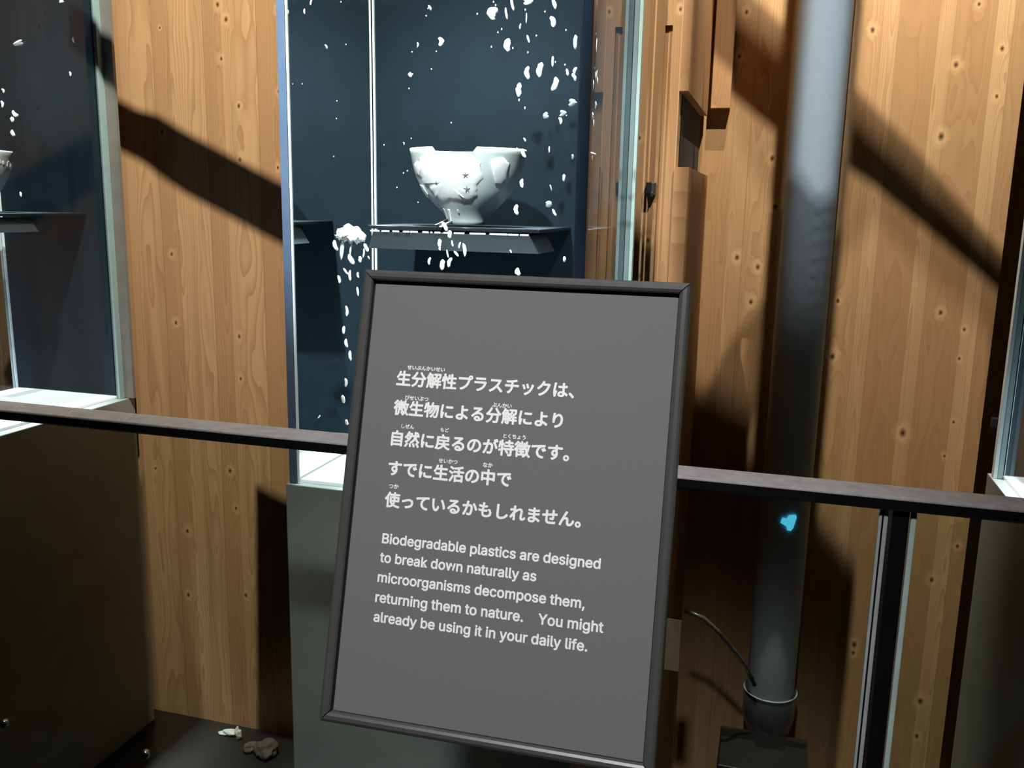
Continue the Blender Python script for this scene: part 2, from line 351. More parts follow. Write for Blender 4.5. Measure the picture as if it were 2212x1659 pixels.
gobo_pts(L_PIPE, [(PXL - .5, 2.60, EYE + 1.6), (PX0, 2.60, EYE + 1.6), (PX0, 2.60, EYE - .60), (PX1, 2.60, EYE - .60),
                (PX1, 2.60, EYE + 1.6), (PXR + .5, 2.60, EYE + 1.6), (PXR + .5, 2.60, EYE - 1.2), (PXL - .5, 2.60, EYE - 1.2)], .30)
for k in range(15):                                # added chevron slats dim the light step by step down the pipe
    h_ = .042 * min(1.0, .74 + k * .018)
    top_ = [(x - .004 if i == 0 else x + .004 if i == 2 else x, 2.60, z - k * .042) for i, (x, z) in enumerate(V3)]
    gobo_pts(L_PIPE, top_ + [(x, y, z - h_) for x, y, z in top_[::-1]], .30, .002)
pf = [(lambda d: ORG + d * (-1.664 / d.x))(ray(x, y)) for x, y in ((-80, 850), (190, 880), (300, 935), (331, 1540), (345, 1900), (-80, 1900))]
gobo_pts(L_LEFT, pf, .2)
YPF = 2.555
PAX = aty(1664, 1490, 2.62).x                      # keeps the two wall lamps off the pipe
for L, zt_, zb_ in ((L_RB, 1.35, 1.6), (L_RC, 2.6, 3.4)):
    gobo_pts(L, [(PAX - .074, 2.60, EYE + zt_), (PAX + .074, 2.60, EYE + zt_), (PAX + .074, 2.60, EYE - zb_), (PAX - .074, 2.60, EYE - zb_)], .26, .01)
gobo_pts(L_END, [(-.192, YW, EYE + 1.4), (1.6, YW, EYE + 1.4), (1.6, YW, EYE - 2.4), (-.192, YW, EYE - 2.4)], .25)
gobo_px(L_END, [(1330, 440), (1368, 470), (1425, 540), (1425, 700), (1330, 700)], YW, .30)
gobo_pts(Vector((-0.62, -0.15, EYE + 1.35)), [(-.30, 2.1, EYE + 1), (.8, 2.1, EYE + 1), (.8, 2.1, EYE - 1.2), (-.30, 2.1, EYE - 1.2)], .2, .01)
for L, zt_ in ((L_RB, .10), (L_RC, 1.4)):          # and off the end of the left wall
    gobo_pts(L, [(-.197, 1.95, EYE + zt_), (-.197, 2.70, EYE + zt_), (-.197, 2.70, EYE - 2.0), (-.197, 1.95, EYE - 2.0)], .24, .01)
for P, t in ((B1, .22), (DK, .20), (ME, .18)): gobo_px(L_RB, P, YR, t)
for P, t in ((C1, .22), (DK, .20)): gobo_px(L_RC, P, YR, t)

# ------------------------------------------------------------------ water tanks and plinths
def tank(xl, xr, label, board=0.0, seams=None):
    xc = (xl + xr) / 2
    root = empty('water_tank', (xc, (YF + YB) / 2, ZT), label, 'display tank', 'tall water tanks on plinths')
    X0, X1 = xl - xc, xr - xc; y0, y1 = -TD / 2, TD / 2; H = ZTOP - ZT
    bm = nb(); box(bm, X0, X1, y0, y1, .0012, H); wt = link('water', bm, M_WATER, root)
    wt.visible_shadow = False                    # clear water lets lamp light through
    bm = nb(); box(bm, X0 + .006, X1 - .006, y1 - .010, y1 - .003, .008, H - .02); link('back_panel', bm, M_BACK, root)
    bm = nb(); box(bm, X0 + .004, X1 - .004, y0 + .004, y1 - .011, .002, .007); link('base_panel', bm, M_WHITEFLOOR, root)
    s = .0095
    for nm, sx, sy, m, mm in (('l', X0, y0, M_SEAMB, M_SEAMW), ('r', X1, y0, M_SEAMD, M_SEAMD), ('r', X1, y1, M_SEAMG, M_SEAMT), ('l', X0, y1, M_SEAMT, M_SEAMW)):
        bm = nb()
        sg = -1 if nm == 'l' else 1
        # an L-shaped clear corner wrapping the outside of the water
        xa, xb = sorted((sx + sg * .0005, sx + sg * (.016 if sy < 0 else (.005 if board > 0 else .011)))); ya, yb = (sy - .006, sy + .012) if sy < 0 else (sy - .012, sy + .006)
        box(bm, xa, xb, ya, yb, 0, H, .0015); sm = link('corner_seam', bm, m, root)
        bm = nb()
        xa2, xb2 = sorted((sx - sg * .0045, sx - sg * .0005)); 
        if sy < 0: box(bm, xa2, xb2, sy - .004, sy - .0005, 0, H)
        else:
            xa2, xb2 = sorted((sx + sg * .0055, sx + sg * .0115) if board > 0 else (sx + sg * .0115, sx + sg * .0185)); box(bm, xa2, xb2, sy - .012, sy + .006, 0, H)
        o = link('seam_edge', bm, mm, sm)
    if board > 0:
        bm = nb(); box(bm, X0 - .02, X1 + board, y1 + .0065, y1 + .016, -.004 + .005, H); link('back_board', bm, M_BOARD, root)
    # bright polished back edge, inside
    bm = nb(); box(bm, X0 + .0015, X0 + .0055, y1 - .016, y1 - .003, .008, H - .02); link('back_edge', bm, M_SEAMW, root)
    # shelf with a deep slate bracket below
    zs = in_water(1000, 489, YF + .25, YF).z - ZT
    xa = in_water(826, 489, YF + .25, YF).x - (XL + XR) / 2; xb = in_water(1186, 489, YF + .25, YF).x - (XL + XR) / 2
    bm = nb(); box(bm, xa, xb, -.105, y1 - .0105, zs - .007, zs, .0015); sh = link('shelf', bm, M_SHELF, root)
    bm = nb(); box(bm, xa + .004, xb - .004, -.1055, -.1045, zs - .0015, zs - .0002); link('shelf_edge', bm, M_STEEL, sh)
    bm = nb(); random.seed(int(abs(xl) * 1000))
    x = xa + .006
    while x < xb - .03:
        ww = random.uniform(.004, .02) if x < -.0 else random.uniform(.02, .05)
        box(bm, x, min(x + ww, xb - .02), -.1065, -.1035, zs - .0125, zs - .0095, .0008); x += ww + random.uniform(.001, .012)
    link('glint_line', bm, M_CRUST, sh)  # white dashes paint the glints along the shelf's lower edge
    bm = nb()
    prism(bm, [(xa + .01, -.100, zs - .012), (xb - .02, -.100, zs - .012), (xb - .004, -.085, zs - .045), (xa - .005, -.085, zs - .045)], (0, .17, 0))
    link('bracket', bm, M_BRACKET, sh)
    # lamp under the tank's lid
    a = area('tank_lamp', (xc, YF + .16, ZTOP - .05), (xc, YF + .24, ZT), TANK_LAMP['power'], TANK_LAMP['col'], .34, .2, 26)
    return root
def plinth(xl, xr, label, right=.022, h0=0.0):
    xc = (xl + xr) / 2
    root = empty('plinth', (xc, (YF + YB) / 2, h0), label, 'plinth', 'grey plinths under the tanks')
    bm = nb(); box(bm, xl - xc - .021, xr - xc + right, -TD / 2 - .012, TD / 2 + .03, .04, ZT - h0 - .0005, .002); link('cabinet', bm, M_PLINTH, root)
    bm = nb(); box(bm, xl - xc - .008, xr - xc + .008, -TD / 2 + .004, TD / 2 + .014, 0, .04); link('kick_base', bm, M_DARKVOID, root)
    return root
LXL, LXR = XL + PITCH_L, XR + PITCH_L
RXL, RXR = XL + PITCH_R, XR + PITCH_R
tank(XL, XR, 'middle tall water tank with whole white bowl on its shelf, behind the sign')
tank(LXL, LXR, 'left tall water tank with only a sliver of bowl showing, at picture left', board=.040)
tank(RXL, RXR, 'right tall water tank cut off by the picture edge beyond the pipe')
plinth(XL, XR, 'grey green plinth under the middle tank, mostly behind the sign')
plinth(LXL, LXR, 'dark grey plinth under the left tank, filling the lower left', right=.024)
plinth(RXL, RXR, 'grey plinth under the right tank at lower right')

# ------------------------------------------------------------------ bowls
YBOWL = YF + .25
def bowl(xc, label, notch=True):
    zb = in_water(1010, 485, YBOWL, YF).z
    root = empty('bowl', (xc, YBOWL, zb), label, 'bowl', 'white bowls in the tanks')
    S = .2277 / 245.0                              # metres per pixel at the bowl
    pr = [(122.5, 151), (120, 140), (115.5, 115), (110, 98), (103.5, 84), (94, 67), (82, 52), (70, 40), (60, 31), (51, 22), (45, 14), (41, 7), (40, 0)]
    outer = [(r * S, z * S) for r, z in pr[::-1]]
    inner = [(max(.004, r - .0035), z + (.003 if i < 6 else 0)) for i, (r, z) in enumerate(outer)][1:]
    N = 96; bm = nb(); rings = []
    prof = outer + [(outer[-1][0] - .0012, outer[-1][1] + .0012)] + inner[::-1]
    def dz(a, r, z):                               # broken-out piece of the front rim
        if not notch or z < .128: return 0
        d = abs(((a + math.pi / 2 + math.pi) % (2 * math.pi)) - math.pi)
        return -max(0, z - .1325) if d < .345 else 0
    for r, z in prof:
        rings.append([bm.verts.new((r * math.cos(2 * math.pi * i / N), r * math.sin(2 * math.pi * i / N), z + dz(2 * math.pi * i / N, r, z))) for i in range(N)])
    for a, b in zip(rings, rings[1:]):
        for i in range(N): bm.faces.new((a[i], a[(i + 1) % N], b[(i + 1) % N], b[i]))
    bm.faces.new(rings[0]); bm.faces.new(rings[-1])
    link('bowl_body', bm, M_BOWL, root, True)
    def rad(z):
        for (r0, z0), (r1, z1) in zip(outer, outer[1:]):
            if z0 <= z <= z1: return r0 + (r1 - r0) * (z - z0) / (z1 - z0)
        return outer[-1][0]
    def onbowl(u, z, lift):                        # u = sideways offset in metres as seen from the front
        r = rad(z) + lift; a = math.asin(max(-.98, min(.98, u / r))); return Vector((r * math.sin(a), -r * math.cos(a), z))
    return root, onbowl, S
rnd = random.Random(5)
def patch(root, onbowl, outline, name, m, lift=.0025, nmat=None):
    """crusty layer following the bowl's outside; outline in (u, z) metres"""
    cu = sum(p[0] for p in outline) / len(outline); cz = sum(p[1] for p in outline) / len(outline)
    bm = nb(); rings = []
    for k, (f, lf) in enumerate(((1.0, .0002), (.97, lift * .8), (.85, lift), (.6, lift * 1.1), (.3, lift * 1.15))):
        rings.append([bm.verts.new(onbowl(cu + (u - cu) * f, cz + (z - cz) * f, lf + rnd.uniform(0, .0006))) for u, z in outline])
    for a, b in zip(rings, rings[1:]):
        for i in range(len(outline)): j = (i + 1) % len(outline); bm.faces.new((a[i], a[j], b[j], b[i]))
    bm.faces.new(rings[-1])
    return link(name, bm, m, root, True)
def ragged(pts, n=5, amp=.002):
    out = []
    for (u0, z0), (u1, z1) in zip(pts, pts[1:] + pts[:1]):
        for k in range(n):
            t = k / n; out.append((u0 + (u1 - u0) * t + rnd.uniform(-amp, amp), z0 + (z1 - z0) * t + rnd.uniform(-amp, amp)))
    return out
bx = in_water(1010, 400, YBOWL, YF).x
broot, onb, BS = bowl(bx, 'white bowl with notched rim standing on the middle tank shelf')
def bp(x, y): return ((x - 1010) * BS, (484 - y) * BS)
patch(broot, onb, ragged([bp(*p) for p in ((930, 352), (968, 345), (1046, 345), (1062, 362), (1064, 390), (1052, 408), (1048, 428), (1030, 439), (1010, 436), (990, 434), (972, 437), (958, 430), (948, 412), (932, 404), (926, 385))]), 'white_crust', M_CRUST)
patch(broot, onb, ragged([bp(*p) for p in ((912, 364), (922, 358), (930, 372), (926, 387), (915, 384))], 3, .001), 'white_crust', M_CRUST)
patch(broot, onb, ragged([bp(*p) for p in ((918, 405), (928, 406), (938, 424), (934, 434), (924, 424))], 3, .001), 'white_crust', M_CRUST)
patch(broot, onb, ragged([bp(*p) for p in ((1084, 356), (1103, 350), (1112, 362), (1106, 392), (1095, 404), (1084, 402))], 3, .001), 'white_crust', M_CRUST)
for sx, sy in ((1033, 386), (1033, 413), (968, 402)):
    u0, z0 = bp(sx, sy); bm = nb(); vs_ = []
    for k in range(10):
        a = math.pi / 2 + k * math.pi / 5; r = (.0062 if k % 2 == 0 else .0014) * (.6 if sx < 1000 else 1)
        vs_.append((u0 + r * math.cos(a), z0 + r * math.sin(a)))
    a_ = [bm.verts.new(onb(u, z, .0042)) for u, z in vs_]; b_ = [bm.verts.new(onb(u, z, .0026)) for u, z in vs_]
    bm.faces.new(a_)
    for i in range(10): bm.faces.new((a_[i], a_[(i + 1) % 10], b_[(i + 1) % 10], b_[i]))
    link('star_mark', bm, M_STAR, broot)
for sx, y0, y1, wd in ((971, 452, 484, 3.5), (983, 453, 489, 5.0), (1004, 454, 462, 3.5)):
    o = patch(broot, onb, ragged([bp(*p) for p in ((sx - wd / 2, y0), (sx + wd / 2, y0), (sx + wd / 2 + 1, y1), (sx - wd / 2 + 1, y1))], 3, .0003), 'white_drip', M_CRUST, .0018)
lroot, onl, _ = bowl(bx + PITCH_L, 'bowl with blossom pattern in the left tank, at the picture edge', False)
for rt, ob in ((lroot, onl),):
    # blossoms scattered all round the upper half
    for k in range(30):
        a = k * 2.399; z = .055 + .085 * ((k * .618) % 1); bm = nb(); R_ = .0085 if k % 3 else .005
        r0 = None
        pts = []
        for q in range(20):
            th = 2 * math.pi * q / 20; rr = R_ * (.72 + .28 * abs(math.cos(2.5 * th))); pts.append((rr * math.cos(th), z + rr * math.sin(th)))
        c = [bm.verts.new(Matrix.Rotation(a, 3, 'Z') @ ob(u, zz, .0012)) for u, zz in pts]
        d = [bm.verts.new(Matrix.Rotation(a, 3, 'Z') @ ob(u, zz, .0)) for u, zz in pts]
        bm.faces.new(c)
        for i in range(20): bm.faces.new((c[i], c[(i + 1) % 20], d[(i + 1) % 20], d[i]))
        link('blossom', bm, M_CRUST, rt)

# ------------------------------------------------------------------ floating flakes
ORD = ['first', 'second', 'third', 'fourth', 'fifth', 'sixth', 'seventh', 'eighth', 'ninth', 'tenth', 'eleventh', 'twelfth', 'thirteenth', 'fourteenth', 'fifteenth', 'sixteenth', 'seventeenth', 'eighteenth', 'nineteenth', 'twentieth']
def flake_mesh(L, W, T, seed, bend):
    r = random.Random(seed); bm = nb(); n = 7; m = 8; rings = []
    for i in range(n + 1):
        t = i / n; s = (1 - abs(2 * t - 1) ** 3.5) ** .5 if 0 < t < 1 else .25
        off = bend * W * math.sin(math.pi * t) + r.uniform(-.05, .05) * W
        rings.append([bm.verts.new((off + W / 2 * s * math.cos(2 * math.pi * k / m) * r.uniform(.85, 1.1), T / 2 * s * math.sin(2 * math.pi * k / m) * r.uniform(.8, 1.1), (t - .5) * L)) for k in range(m)])
    for a, b in zip(rings, rings[1:]):
        for k in range(m): bm.faces.new((a[k], a[(k + 1) % m], b[(k + 1) % m], b[k]))
    bm.faces.new(rings[0]); bm.faces.new(rings[-1]); return bm
# zone -> (phrase, [(x, y, width px, length px, tilt deg, dim)])
ZONES = [
 ('upper', 'in the upper right of the middle tank', .16, [(1067, 29, 20, 22, 20, 0), (1136, 3, 17, 12, 0, 0), (1094, 29, 4, 21, -10, 0), (1107, 9, 5, 23, -14, 0), (1197, 9, 7, 18, -20, 0), (1193, 47, 10, 20, -18, 0),
   (1097.5, 97, 13, 23, 0, 0), (1124, 57, 3, 10, 6, 0), (1141, 84, 4, 14, -20, 0), (1137, 39, 2.2, 18, 0, 0), (1243, 91, 8, 25, 0, 0), (1194, 133, 4.5, 19, 0, 0)]),
 ('mid', 'above the bowl in the middle tank', .17, [(1168, 151, 12, 26, 8, 0), (1141, 157, 10, 23, -3, 0), (1196.5, 181, 11, 25, 18, 0), (1121.6, 194, 11, 25, 4, 0), (1225.5, 156, 5, 13, -12, 0), (1243, 153, 7, 13, 15, 0), (1240, 167, 6, 15, -30, 0),
   (1233, 222, 14, 14, 0, 1), (1181, 249, 10, 12, -20, 1), (1213, 245, 12, 12, 0, 1), (1209.6, 261, 6, 13, -15, 0), (1121, 216, 3, 5, 0, 0), (1134, 233, 2.5, 5, 0, 0), (1133, 302, 3.5, 8, -35, 0), (1186, 323, 3.2, 12, 0, 0), (1132, 331, 7, 17, -22, 0)]),
 ('rb', 'beside the bowl on its right', .13, [(1117.5, 322, 2.6, 6, -20, 0), (1237, 339, 5, 10, 0, 1), (1129, 396, 7.5, 17, -4, 0), (1117, 453, 9, 20, -6, 0), (1218, 384, 6, 13, 0, 0), (1190, 406, 3, 13, -18, 1), (1185, 441, 13, 12, 0, 1), (1197.5, 459, 5, 15, -30, 0)]),
 ('below', 'below the shelf right of the sinking cluster', .10, [(1103, 543, 3, 7, -28, 0), (1219, 560, 6, 11, 0, 0), (1119.5, 587, 10, 15, -18, 0)]),
 ('cl', 'sinking in a cluster under the bowl foot', .08, [(961, 489, 8, 20, -30, 0), (972, 506, 9, 15, 0, 0), (949, 525, 8, 16, 4, 0), (951, 537, 4.5, 7, 0, 0), (977, 526, 4, 12, -12, 0), (993, 530, 4, 13, 16, 0), (1002, 540, 7, 26, -8, 0), (967, 548, 3.5, 16, -12, 0), (985.5, 548, 5, 14, -45, 0),
   (928.5, 564, 5.5, 15, 8, 0), (955.5, 572, 10, 21, 6, 0), (972, 567, 8, 20, 18, 0)]),
 ('tl', 'adrift in the clear water left above the bowl', .12, [(950, 90, 11, 16, -6, 0), (928.5, 17, 4.5, 11, -32, 1), (901.5, 97, 4, 10, 0, 1), (887, 161, 7, 9, -20, 0), (872, 310, 2.6, 6, -14, 0)]),
 ('wl', 'hanging under the clump at left of the middle tank', .045, [(726, 530, 9, 22, -20, 0), (738, 541, 9, 38, 6, 0), (758, 539, 4.5, 22, 10, 0), (759, 560, 11, 23, -30, 0), (778, 560, 8, 13, 0, 0), (785, 547, 4, 19, 6, 0), (791, 535, 8, 18, -28, 0), (796.5, 557, 4, 8, -20, 0),
   (746.6, 586, 5, 16, -40, 0), (757, 595, 6.5, 22, 0, 0), (774, 594, 5, 12, -8, 0), (732, 603.5, 7, 17, -14, 0), (772.5, 630, 5, 19, -8, 0)]),
 ('ws', 'in the falling string left of the sign', .045, [(748, 672, 7, 22, -4, 0), (743, 713, 7, 17, 4, 0), (749, 741, 7, 18, -10, 0), (757, 768, 7, 21, -4, 0), (746, 826, 7, 18, 0, 0), (741.5, 862, 9, 17, -12, 0), (749, 912, 7, 12, -16, 0), (689, 900, 3, 9, 40, 0)]),
 ('wt', 'in the top left corner of the middle tank', .05, [(704, 101, 4.5, 10, -30, 1), (658, 24.5, 4, 10, 0, 0), (672, 5, 4, 11, 18, 0)]),
]
fid = 0
def add_flake(P, w_px, l_px, tilt, dim, label, dist, group, rot_y=0.0):
    global fid
    fid += 1
    S = dist / FPX
    o = link('white_flake', flake_mesh(l_px * S, w_px * S, w_px * S * .55, fid, random.Random(fid).uniform(-.35, .35)), M_FLAKED if dim else M_FLAKE, None, True)
    o.location = P; o.rotation_euler = (0, math.radians(tilt), rot_y)
    return tag(o, label, 'plastic flake', group)
for zid, phrase, dep, items in ZONES:
    order = sorted(range(len(items)), key=lambda i: items[i][1]); rank = {i: k for k, i in enumerate(order)}
    for i, (x, y, wp, lp, tl, dim) in enumerate(items):
        k = rank[i]; nm = ORD[k] if k < len(items) - 1 or k == 0 else 'lowest'
        size = 'large' if wp >= 9 else ('slim' if wp < 5 else 'small')
        col = 'greyish' if dim else 'white'
        Y = YF + dep + random.Random(i * 7 + len(items)).uniform(-.015, .015)
        add_flake(in_water(x, y, Y, YF), wp, lp, tl, dim, '%s %s flake, %s from top %s' % (size, col, nm, phrase) if 0 < k < len(items) - 1 else '%s %s flake, %s one %s' % (size, col, 'highest' if k == 0 else 'lowest', phrase),
                  1.75 + dep * .8, 'plastic flakes ' + phrase)
for (x, y) in [(890, 112), (943, 111), (932, 149), (883, 191), (830, 313), (888, 299), (925, 18), (891, 160), (921, 34), (975, 265), (872, 374), (880, 369), (857, 405), (903, 437)]:
    add_flake(in_water(x, y, YF + .12, YF), 2.4, 2.8, 0, 0, 'tiny white speck adrift left of the bowl in the middle tank', 1.8, 'tiny specks left of the bowl')
for (x, y) in [(747, 96), (721, 338), (728, 218), (727, 256), (653, 181), (737, 4)]:
    add_flake(in_water(x, y, YF + .05, YF), 2.4, 2.8, 0, 0, 'tiny white speck at the far left side of the middle tank', 1.7, 'tiny specks at the left side')
for (x, y) in [(1066, 4), (1076, 70), (1083, 63), (1158, 77), (1134, 21), (1140, 113), (1200, 134), (1062, 101), (1108, 104), (1222, 65), (1223, 249), (1031, 30), (1178, 25), (1221, 140), (1070, 11)]:
    add_flake(in_water(x, y, YF + .16, YF), 2.6, 3.6, 0, 0, 'tiny white speck among the big flakes, upper right of middle tank', 1.85, 'tiny specks among the big flakes')
for i, (x, y, wp, lp, tl, dim) in enumerate([(161, 66, 6, 17, -12, 0), (160, 86, 6, 12, -20, 0), (172, 126, 6, 12, -18, 0), (151, 159.5, 5, 9, -12, 0), (178, 234, 3.5, 12, -8, 0), (33, 245, 7, 14, -55, 0), (26.5, 258, 7, 9, -20, 0), (29, 287, 7, 12, -30, 0), (6, 196, 4, 8, -25, 0),
                                             (4, 225, 5, 12, -8, 0), (45, 420, 4, 10, -5, 0), (45, 92, 18, 10, -20, 1), (130, 2, 10, 8, 0, 0), (180, 4, 8, 7, 20, 0)]):
    add_flake(in_water_side(x, y, LXR - .10, LXR), wp * 1.1, lp, tl, dim, '%s %s flake in the left tank, counted %s from the top' % ('slim' if wp < 5 else 'small', 'greyish' if dim else 'white', ORD[sorted([66, 86, 126, 159.5, 234, 245, 258, 287, 196, 225, 420, 92, 2, 4]).index(y)]), 2.5, 'plastic flakes in the left tank', math.radians(60))
# jellyfish-like clump
bm = nb(); bmesh.ops.create_icosphere(bm, subdivisions=4, radius=1.0)
rr = random.Random(3)
from mathutils import noise as mnoise
SJ = 1.62 / FPX
for v in bm.verts:
    p = v.co.copy(); n = mnoise.noise(p * 2.2) * .28 + mnoise.noise(p * 6) * .13
    v.co = p * (1 + n)
    v.co.x *= 34 * SJ; v.co.y *= 18 * SJ; v.co.z *= (21 if v.co.z > 0 else 9) * SJ
    if v.co.z < 0: v.co.z -= max(0, mnoise.noise(p * 5 + Vector((4, 1, 2)))) * 18 * SJ
    v.co.z -= v.co.x * .18 if v.co.x > 0 else 0
o = link('foam_clump', bm, M_FLAKE, None, True); o.location = in_water(757, 507, YF + .05, YF)
tag(o, 'jellyfish-like white clump at left in the middle tank', 'plastic clump')
# ------------------------------------------------------------------ guard rail
rail = empty('guard_rail', (-.4, 1.175, 0), 'black flat-topped guard rail with glass infill in front of the tanks', 'railing')
def rl(x): return x + .4
ZR1, ZR0 = EYE - .3415, EYE - .3565
bm = nb(); box(bm, rl(-2.3), rl(1.3), -.025, .029, ZR0, ZR1, .0016); link('handrail', bm, M_RAIL, rail)
bm = nb(); box(bm, rl(-2.3), rl(1.3), -.0262, -.0252, ZR0 + .001, ZR1 - .003); link('front_recess', bm, M_POST, rail)
bm = nb(); box(bm, rl(-2.3), rl(1.3), -.0215, -.0195, ZR0 - .0028, ZR0 - .0002); link('glazing_bead', bm, M_STEEL, rail)
px0, px1 = aty(1926, 1110, 1.17).x, aty(1963, 1110, 1.17).x
for xa, xb in ((px0, px1), (-2.26, -2.20)):
    bm = nb(); box(bm, rl(xa), rl(xb), -.016, .022, 0, ZR0, .002); po = link('post', bm, M_POST, rail)
    bm = nb(); box(bm, rl(xa) - .03, rl(xb) + .03, -.04, .045, 0, .008, .002); link('base_plate', bm, M_POST, po)
for xa, xb in ((-2.19, px0 - .001), (px1 + .001, 1.28)):
    bm = nb(); box(bm, rl(xa), rl(xb), -.004, .004, .06, ZR0 - .003); gp = link('glass_panel', bm, M_GLASS, rail)
for xa, m in ((px0 - .0155, M_ALU), (px1 + .0015, M_EDGEGLASS)):
    bm = nb(); box(bm, rl(xa), rl(xa + (.011 if m is M_ALU else .007)), -.015, -.006, .06, ZR0 - .004, .002); link('edge_channel', bm, m, rail)
    if m is M_ALU:
        bm = nb(); box(bm, rl(xa) + .0035, rl(xa) + .0055, -.0165, -.015, .06, ZR0 - .004); link('channel_groove', bm, M_POST, rail)
for x, y in ((313, 1630), (8, 1563)):
    p = aty(x, y, 1.165); bm = nb(); lathe(bm, [(.0001, 0), (.0065, .0), (.0078, .0012), (.008, .004), (.008, .009), (.0001, .009)], 24)
    bmesh.ops.rotate(bm, matrix=Matrix.Rotation(math.radians(-90), 3, 'X'), verts=bm.verts)
    bmesh.ops.translate(bm, vec=(rl(p.x), -.0135, p.z), verts=bm.verts); link('glass_bolt', bm, M_STEEL, rail, True)

# ------------------------------------------------------------------ sign on its stand
SW, SH = .33, .4537
SM = Matrix(((.9996, -.0277, -.0051), (.0281, .9623, .2706), (-.0026, -.2706, .9627)))
SCN = Vector((-.2365, .8031, EYE - .2872))
sign = empty('sign_stand', SCN, 'grey framed sign with white Japanese and English text, in front of the rail', 'sign')
sign.rotation_euler = SM.to_euler()
def sloc(x, y):                                    # pixel -> sign plane (u right, v up)
    d = ray(x, y); n = SM.col[1]; k = ((SCN - ORG).dot(n)) / d.dot(n)
    q = SM.transposed() @ (ORG + d * k - SCN); return q.x, q.z
fw = .0105
def bar(a, b, inward, nm):
    a = Vector(a); b = Vector(b); t = (b - a).normalized(); inw = Vector(inward)
    prof = [(0, .010), (0, -.0005), (.0012, -.0026), (.0035, -.0038), (.0070, -.0038), (.0094, -.0026), (fw, -.0005), (fw, .010)]
    bm = nb(); A = []; B = []
    for w_, y_ in prof:
        A.append(bm.verts.new(a + t * (w_ + .0006) + inw * w_ + Vector((0, y_, 0)))); B.append(bm.verts.new(b - t * (w_ + .0006) + inw * w_ + Vector((0, y_, 0))))
    for i in range(len(prof)):
        j = (i + 1) % len(prof); bm.faces.new((A[i], A[j], B[j], B[i]))
    bm.faces.new(A); bm.faces.new(B[::-1]); return link(nm, bm, M_FRAME, sign)
hw, hh = SW / 2, SH / 2
bar((-hw, 0, hh), (hw, 0, hh), (0, 0, -1), 'frame_rail'); bar((-hw, 0, -hh), (hw, 0, -hh), (0, 0, 1), 'frame_rail')
bar((-hw, 0, -hh), (-hw, 0, hh), (1, 0, 0), 'frame_rail'); bar((hw, 0, -hh), (hw, 0, hh), (-1, 0, 0), 'frame_rail')
bm = nb(); box(bm, -hw + .001, hw - .001, .0042, .0095, -hh + .001, hh - .001); link('backing', bm, M_GASKET, sign)
bm = nb(); box(bm, -hw + fw + .0020, hw - fw - .0008, .0026, .0046, -hh + fw + .0006, hh - fw - .0034); link('printed_sheet', bm, M_SHEET, sign)
# post and foot behind the board
inv = Matrix.Translation(SCN) @ SM.to_4x4()
invw = inv.inverted()
bm = nb(); box(bm, -.11, .11, .010, .014, -.09, -.04, .001); link('mount_plate', bm, M_BLACK, sign)
for sx in (-.08, .08):                             # two arms reach back from the board to the rail
    q = inv @ Vector((sx, .014, -.066)); bm = nb()
    tube(bm, [invw @ q, invw @ Vector((q.x, 1.10, EYE - .352)), invw @ Vector((q.x, 1.143, EYE - .3495))], .0055, 12); arm = link('mount_arm', bm, M_BLACK, sign, True)
    bm = nb(); box(bm, q.x - .018, q.x + .018, 1.137, 1.1465, EYE - .357, EYE - .3425, .001); bmesh.ops.transform(bm, matrix=invw, verts=bm.verts); link('rail_clamp', bm, M_BLACK, arm)

FONT = None
try:                                               # Blender's own interface typeface, else its built-in one
    import os
    FONT = bpy.data.fonts.load(os.path.join(bpy.utils.resource_path('LOCAL'), 'datafiles', 'fonts', 'Inter.woff2'))
except Exception: FONT = None
def text_line(body, p0, p1, name, bold, label):
    (u0, v0), (u1, v1) = sloc(*p0), sloc(*p1)
    cu = bpy.data.curves.new(name, 'FONT'); cu.body = body; cu.size = 1.0; cu.resolution_u = 4
    if FONT and name == 'english_line': cu.font = FONT
    to = bpy.data.objects.new(name, cu); COL.objects.link(to)
    dg = bpy.context.evaluated_depsgraph_get(); dg.update()
    me = bpy.data.meshes.new_from_object(to.evaluated_get(dg))
    bpy.data.objects.remove(to); bpy.data.curves.remove(cu)
    xs = [v.co.x for v in me.vertices]; xa, xb = min(xs), max(xs)
    s = (u1 - u0) / (xb - xa); v = (v0 + v1) / 2
    bm = nb(); nv = len(me.vertices)
    for k in range(9): bm.from_mesh(me)              # heavier strokes: the outline thickened in eight directions
    bpy.data.meshes.remove(me); bm.verts.ensure_lookup_table()
    for i, q in enumerate(bm.verts):
        k = i // nv; dx, dv = (0, 0) if k == 0 else (bold * math.cos(k * math.pi / 4), bold * math.sin(k * math.pi / 4))
        q.co = Vector((u0 + (q.co.x + dx - xa) * s, 0.00245 - k * 2e-6, v + (q.co.y + dv) * s))
    me = bpy.data.meshes.new(name); bm.to_mesh(me); bm.free(); me.materials.append(M_TEXT)
    o = bpy.data.objects.new(name, me); COL.objects.link(o); o.parent = sign
    print('TEXT', body[:6], 'size', round(s, 5), 'v', round(v0, 4), round(v1, 4))
    return o
JP = [('生分解性プラスチックは、', (854.5, 831), (1238, 855)), ('微生物による分解により', (848, 894), (1213, 920)), ('自然に戻るのが特徴です。', (843, 959), (1227, 993)),
      ('すでに生活の中で', (836.6, 1023), (1101, 1050)), ('使っているかもしれません。', (829, 1090), (1252, 1139))]
